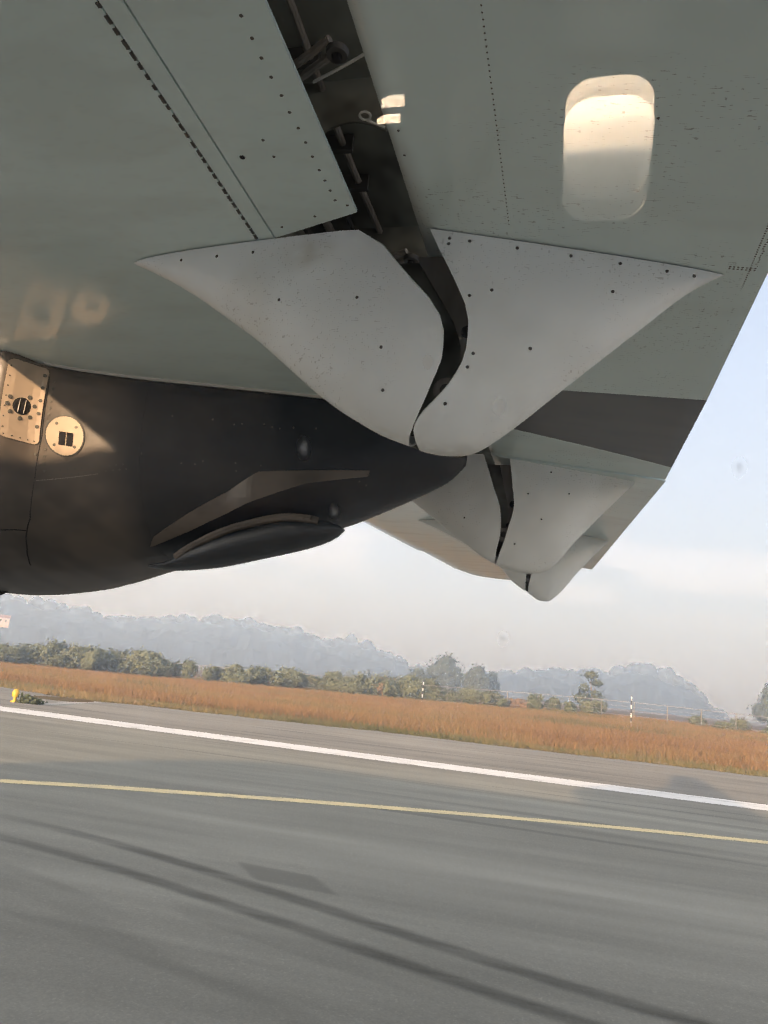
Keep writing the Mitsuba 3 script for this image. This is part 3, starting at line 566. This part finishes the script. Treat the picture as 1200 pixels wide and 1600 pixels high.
# scrub bushes in a row along the fence
kinds = []
for q in range(5):
    r = np.random.default_rng(40 + q)
    ells = [((r.normal(0, .7), r.normal(0, .4), .75 + .5 * r.random()), (.65 + .4 * r.random(), .55, .5 + .35 * r.random())) for _ in range(5)]
    ells += [((r.normal(0, .7), r.normal(0, .4), 1.35 + .35 * r.random()), (.5, .4, .34)) for _ in range(3)]
    kinds.append((leaf_cloud(ells, 1700, .10, 60 + q), join([tube([[0, 0, 0], [e[0][0] * .6, e[0][1] * .6, e[0][2]]], .03, 5) for e in ells])))
proto = {}
def fence_y(x): return 95 + .33 * np.minimum(np.asarray(x, float) + 22, 0)
bush_spots = [(x, fence_y(x) - .5 + rng.normal(0, 1.0), 1.42 + .1 * rng.normal()) for x in np.arange(-90, -47, 1.0)] + [(x, fence_y(x) + .5 + rng.normal(0, 1.2), 1.22 + .1 * rng.normal()) for x in np.arange(-46, -15, 1.05)] + [(x, 97 + rng.normal(0, 2), .9) for x in np.arange(-14.5, 4, 1.8)] + [(x, 100 + rng.normal(0, 2), .7) for x in np.arange(15, 30, 2.4)]
for i, (x, y, s) in enumerate(bush_spots):
    if -45.6 < x < -43.4: continue
    q = int(rng.integers(5)); rust = rng.random() < .05; k = 'scrub_bush' if 'scrub_bush__leaves' not in scene else f'scrub_bush_{i:03d}'
    m = T().translate([float(x), float(y), float(gz(x, y)) - .05]).rotate([0, 0, 1], float(rng.random() * 360)).scale([s * 1.15, s * 1.0, float(s * (.75 + .55 * rng.random()))])
    mat = 'leaf_rust' if rust else 'leaf_olive'
    for nm, ms, bs in (('leaves', kinds[q][0], mat), ('stems', kinds[q][1], 'bark')):
        if (q, nm, bs) not in proto: proto[q, nm, bs] = leafply(ms, bs) if nm == 'leaves' else mikit.ply(ms, bs)
        scene[f'{k}__{nm}'] = {**proto[q, nm, bs], 'to_world': m}
    if rust: tag(k, 'rusty brown dried scrub bush in the row along the fence', 'bush', 'dried scrub bushes along the fence')
    else: tag(k, 'olive green scrub bush in the overgrown row along the fence', 'bush', 'green scrub bushes along the fence')

def tree(key, x, y, h, ells, n, size, label, mat='leaf_dark', seed=1, trunk_r=.22, group=None):
    z = float(gz(x, y)) if y < 500 else 0
    ells = [((x + cx * h, y + cy * h, z + cz * h), (rx * h, ry * h, rz * h)) for (cx, cy, cz), (rx, ry, rz) in ells]
    scene[key + '__crown'] = leafply(leaf_cloud(ells, n, size, seed), mat)
    tr = [tube([[x, y, z - .2], [x + .02 * h, y, z + .35 * h], [x, y, z + .6 * h]], trunk_r, 7)] + [tube([[x, y, z + .3 * h], list(e[0])], trunk_r * .45, 5) for e in ells]
    add(key + '__trunk', join(tr), 'bark'); tag(key, label, 'tree', group)
def at(az, D): a = math.radians(az); return D * math.sin(a), D * math.cos(a)
E1 = [((0, 0, .62), (.30, .3, .30)), ((-.25, 0, .5), (.22, .2, .25)), ((.26, .05, .48), (.2, .2, .28)), ((.05, 0, .85), (.18, .2, .14)), ((0, 0, .3), (.4, .3, .2))]
x, y = at(-8.95, 262); tree('broad_tree', x, y, 13.0, E1, 5200, .42, 'broad leafy hazy tree, largest of the three beyond the scrub', seed=3)
x, y = at(-6.6, 255); tree('broad_tree_001', x, y, 10.2, E1, 3800, .4, 'dark rounded tree at the right of the three beyond the scrub', seed=4)
x, y = at(-5.45, 268); tree('slim_tree', x, y, 9.8, [((0, 0, .72), (.14, .14, .2)), ((.1, 0, .45), (.14, .12, .2)), ((-.08, 0, .4), (.12, .12, .2))], 1500, .38, 'slim tree with a small top next to the dark rounded tree', seed=5)
x, y = at(-10.9, 250); tree('broad_tree_002', x, y, 8.0, E1, 3000, .36, 'lower bushy tree at the left of the three beyond the scrub', seed=6)
x, y = at(1.43, 150); tree('sparse_tree', x, y, 7.6, [((-.02, 0, .86), (.16, .15, .1)), ((.12, 0, .7), (.14, .12, .08)), ((-.16, 0, .55), (.14, .12, .1)), ((.1, 0, .42), (.16, .14, .1)), ((-.2, 0, .3), (.2, .16, .14))], 1250, .22, 'small sparse tree with see-through crown behind the dry grass', seed=7, trunk_r=.1)
x, y = at(12.6, 240); tree('dark_tree', x, y, 11.5, [((0, 0, .8), (.12, .12, .18)), ((.05, 0, .55), (.22, .2, .2)), ((-.08, 0, .35), (.26, .24, .22)), ((.3, 0, .4), (.3, .24, .3))], 4200, .36, 'dark grey tree at the right edge beyond the fence', seed=8)
for q, (az, D, h) in enumerate([(-13.2, 420, 9), (-14.6, 420, 8), (-12.2, 400, 7), (-15.8, 430, 7.5)]):
    x, y = at(az, D); tree('far_tree' if q == 0 else f'far_tree_{q:03d}', x, y, h, E1, 1200, .5, ('third from left of the four faint far trees', 'second from left of the four faint far trees', 'rightmost of the four faint far trees', 'leftmost of the four faint far trees')[q] + ' between the scrub and the left hill', seed=20 + q, group='faint trees before the left hill')

# fence
tag('airfield_fence', 'long grey post and wire fence along the far side of the grass', 'fence')
fxs = np.arange(-108, 46, 3.6)
scene['post_grey'] = tw({'type': 'diffuse', 'reflectance': rgb(.14, .135, .12)})
pm = mikit.ply(box(-.045, .045, -.045, .045, -.3, 2.15), 'post_grey')
for i, x in enumerate(fxs):
    scene['airfield_fence__post' + (f'_{i:03d}' if i else '')] = {**pm, 'to_world': T().translate([float(x), float(fence_y(x)), float(gz(x, fence_y(x)))])}
scene['wire'] = tw({'type': 'principled', 'base_color': rgb(.2, .19, .18), 'roughness': .6, 'metallic': .4})
for zz, rr in ((2.1, .028), (1.6, .012), (1.1, .012), (.6, .012)):
    add('airfield_fence__rail', tube([[x, float(fence_y(x)) - .06, float(gz(x, fence_y(x))) + zz] for x in fxs], rr, 5), 'wire')
# striped marker poles
scene['pole_white'] = paint((.75, .74, .7), .3); scene['pole_black'] = paint((.03, .03, .03), .3)
def pole(key, x, y, h, label):
    z = float(gz(x, y)); n = 7
    for i in range(n):
        a = z + h * i / n + (.001 if i else -.2); m = trimesh.creation.cylinder(radius=.055, segment=[[x, y, a], [x, y, z + h * (i + 1) / n]], sections=12)
        add(key + '__band', m, 'pole_white' if i % 2 == 0 else 'pole_black', smooth=40)
    add(key + '__cap', trimesh.creation.cone(radius=.10, height=.16, sections=12).apply_translation([x, y, z + h]), 'pole_black', smooth=40)
    tag(key, label, 'marker pole')
pole('striped_pole', .0725 * 80, 80, 2.75, 'black and white striped pole in the grass before the bare fence')
pole('striped_pole_001', -.1838 * 88, 88, 2.45, 'black and white striped pole in the grass before the broad trees')
# runway edge light with weeds beside it
scene['yellow_paint'] = paint((.62, .40, .03), .25)
mx, my = -23.33, 29.75
for nm, m, bs in (('base', trimesh.creation.cylinder(radius=.16, segment=[[mx, my, 0], [mx, my, .06]], sections=20), 'yellow_paint'), ('stem', trimesh.creation.cylinder(radius=.07, segment=[[mx, my, .06], [mx, my, .24]], sections=16), 'yellow_paint'),
                  ('housing', trimesh.creation.revolve([[0, .22], [.13, .23], [.15, .30], [.15, .42], [.11, .50], [.06, .55], [0, .56]], sections=20).apply_translation([mx, my, 0]), 'yellow_paint')):
    add('runway_light__' + nm, m, bs, smooth=40)
tag('runway_light', 'small yellow runway edge light beside green weeds', 'light')
add('weed_tuft', leaf_cloud([((mx + .75, my + .15, .12), (.42, .3, .16)), ((mx + .5, my, .14), (.2, .2, .2))], 420, .08, 5), 'leaf_dark'); tag('weed_tuft', 'low green weeds growing beside the yellow runway light', 'weeds')
add('soil_patch', grid(Zp([[(x, y, .012 - H + .05 * math.exp(-((x + 24.6) / .8) ** 2 - ((y - 34.6) / .9) ** 2)) for y in np.linspace(33.2, 36.4, 8)] for x in np.linspace(-26.2, -23.4, 9)]), smooth=True) if False else
    disc(np.array([-24.6, 34.9, .006]), [0, 0, 1], 1.5, .05, 18, .8), 'grass_soil' if 'grass_soil' in scene else 'soil'); tag('soil_patch', 'orange brown soil spilled over the runway margin by the grass', 'soil', kind='structure')

# ------------------------------------------------------------------ hazy wooded hills
def hill(key, prof, D, label, front=300, back=380, seed=1, nt=260):
    r = np.random.default_rng(seed); az, el = np.array(prof).T; fe = PchipInterpolator(az, el)
    A = np.linspace(az[0], az[-1], int((az[-1] - az[0]) * 13)); hz = lambda a: np.maximum(np.tan(np.radians(fe(a))) * D + 2.5 - 5.0, -2)
    S = np.concatenate([np.linspace(0, .9, 16), np.linspace(.92, 1.08, 12), [1.15, 1.3, 1.5, 1.8]]); Rr = D - front + front * np.minimum(S, 1) + back * np.maximum(S - 1, 0) / .8
    AA, RR = np.meshgrid(np.radians(A), Rr, indexing='ij'); k = np.interp(S, [0, .5, 1, 1.8], [0, .6, 1, 0]); px, py = RR * np.sin(AA), RR * np.cos(AA)
    big = np.asarray(meshkit.fbm(np.stack([px * .012, py * .012, 0 * px + seed], -1))) - .5; can = np.asarray(meshkit.fbm(np.stack([px * .06, py * .035, 0 * px + seed * 7], -1), octaves=3)) - .3
    h = hz(A)[:, None] * k + 9 * big * np.minimum(k * 2, 1) + 15 * np.maximum(can, 0) * np.minimum(k * 6, 1); h[:, 0] = -1.5; h[:, -1] = -1.5
    tag(add(key, grid(np.stack([px, py, h], -1)), 'forest', smooth=True), label, 'hill', kind='structure')
    ico = trimesh.creation.icosphere(subdivisions=2); vs, fs = [], []  # crowns standing out along the ridge
    for j in range(nt):
        a = az[0] + (az[-1] - az[0]) * r.random(); rr_ = D + r.normal(0, 8); w_ = 5.5 + 4 * r.random(); tl = w_ * (.7 + .5 * r.random() + (.8 if r.random() < .06 else 0))
        v = ico.vertices * (1 + .12 * (r.random((len(ico.vertices), 1)) - .5)) * [w_, w_, tl] + [rr_ * math.sin(math.radians(a)), rr_ * math.cos(math.radians(a)), float(hz(a)) + 1.5 - tl * .05]
        fs.append(ico.faces + len(vs) * len(ico.vertices)); vs.append(v)
    tag(add(key + '_woods', tm(np.vstack(vs), np.vstack(fs)), 'forest', smooth=True), label.replace('hill', 'woods along the ridge of the hill', 1), 'woods', kind='stuff')
hill('far_hill', [(-75, 2.2), (-60, 2.9), (-48, 3.0), (-40.24, 2.97), (-37, 2.77), (-34.5, 2.65), (-33.2, 2.4), (-30.2, 2.6), (-27.2, 3.05), (-24.2, 3.2), (-22, 3.0), (-20.2, 2.97), (-18.8, 2.67)
                  , (-17.3, 2.5), (-14.95, 2.46), (-13.0, 2.0), (-11.5, 1.3), (-10.2, .55), (-9, .15)], 930, 'long blue grey wooded hill fading into haze on the left', nt=190, seed=2)
hill('far_hill_001', [(-8, .5), (-5.3, 1.2), (-4.1, 1.6), (-.55, 2.05), (2.9, 2.3), (4.6, 2.7), (6.3, 2.45), (8, 1.6), (9, .5), (10, .1)], 860, 'low blue grey wooded hill with a rounded dome on the right', nt=60, seed=5)
# house on the left hill
scene['house_wall'] = tw({'type': 'diffuse', 'reflectance': rgb(.5, .42, .34)}); scene['house_roof'] = tw({'type': 'diffuse', 'reflectance': rgb(.25, .11, .06)}); scene['far_white'] = tw({'type': 'diffuse', 'reflectance': rgb(.24, .24, .235)})
def house(key, az, D, z, w, d, h, label, roof='house_roof', wall='house_wall'):
    x, y = at(az, D); R = T().translate([x, y, z]).rotate([0, 0, 1], -az)
    def put(nm, m, bs): scene[f'{key}__{nm}'] = {**mikit.ply(m, bs), 'to_world': R}
    put('wall', box(-w / 2, w / 2, -d / 2, d / 2, -2.5, h), wall)
    m = trimesh.Trimesh([[-w / 2 - .5, -d / 2 - .5, h], [w / 2 + .5, -d / 2 - .5, h], [w / 2 + .5, d / 2 + .5, h], [-w / 2 - .5, d / 2 + .5, h], [-w / 2 - .5, 0, h + d * .3], [w / 2 + .5, 0, h + d * .3]], [[0, 1, 5], [0, 5, 4], [2, 3, 4], [2, 4, 5], [1, 2, 5], [3, 0, 4], [0, 2, 1], [0, 3, 2]], process=False)
    put('roof', m, roof)
    for i, xx in enumerate((-w * .3, 0, w * .3)): put('window' + (f'_{i:03d}' if i else ''), box(xx - .6, xx + .6, -d / 2 - .05, -d / 2 + .1, h * .35, h * .75), 'black_void')
    tag(key, label, 'house')
house('hill_house', -39.9, 690, 16, 13, 8, 5, 'peach coloured house with a red roof at the left edge before the hill')
# ------------------------------------------------------------------ haze
scene['haze'] = {'type': 'cube', 'to_world': T().translate([0, 0, 39]).scale([3800, 3800, 41]), 'bsdf': {'type': 'null'}, 'interior': {'type': 'ref', 'id': 'haze_air'}}
tag('haze', 'pale morning haze over the airfield', 'haze', kind='stuff')
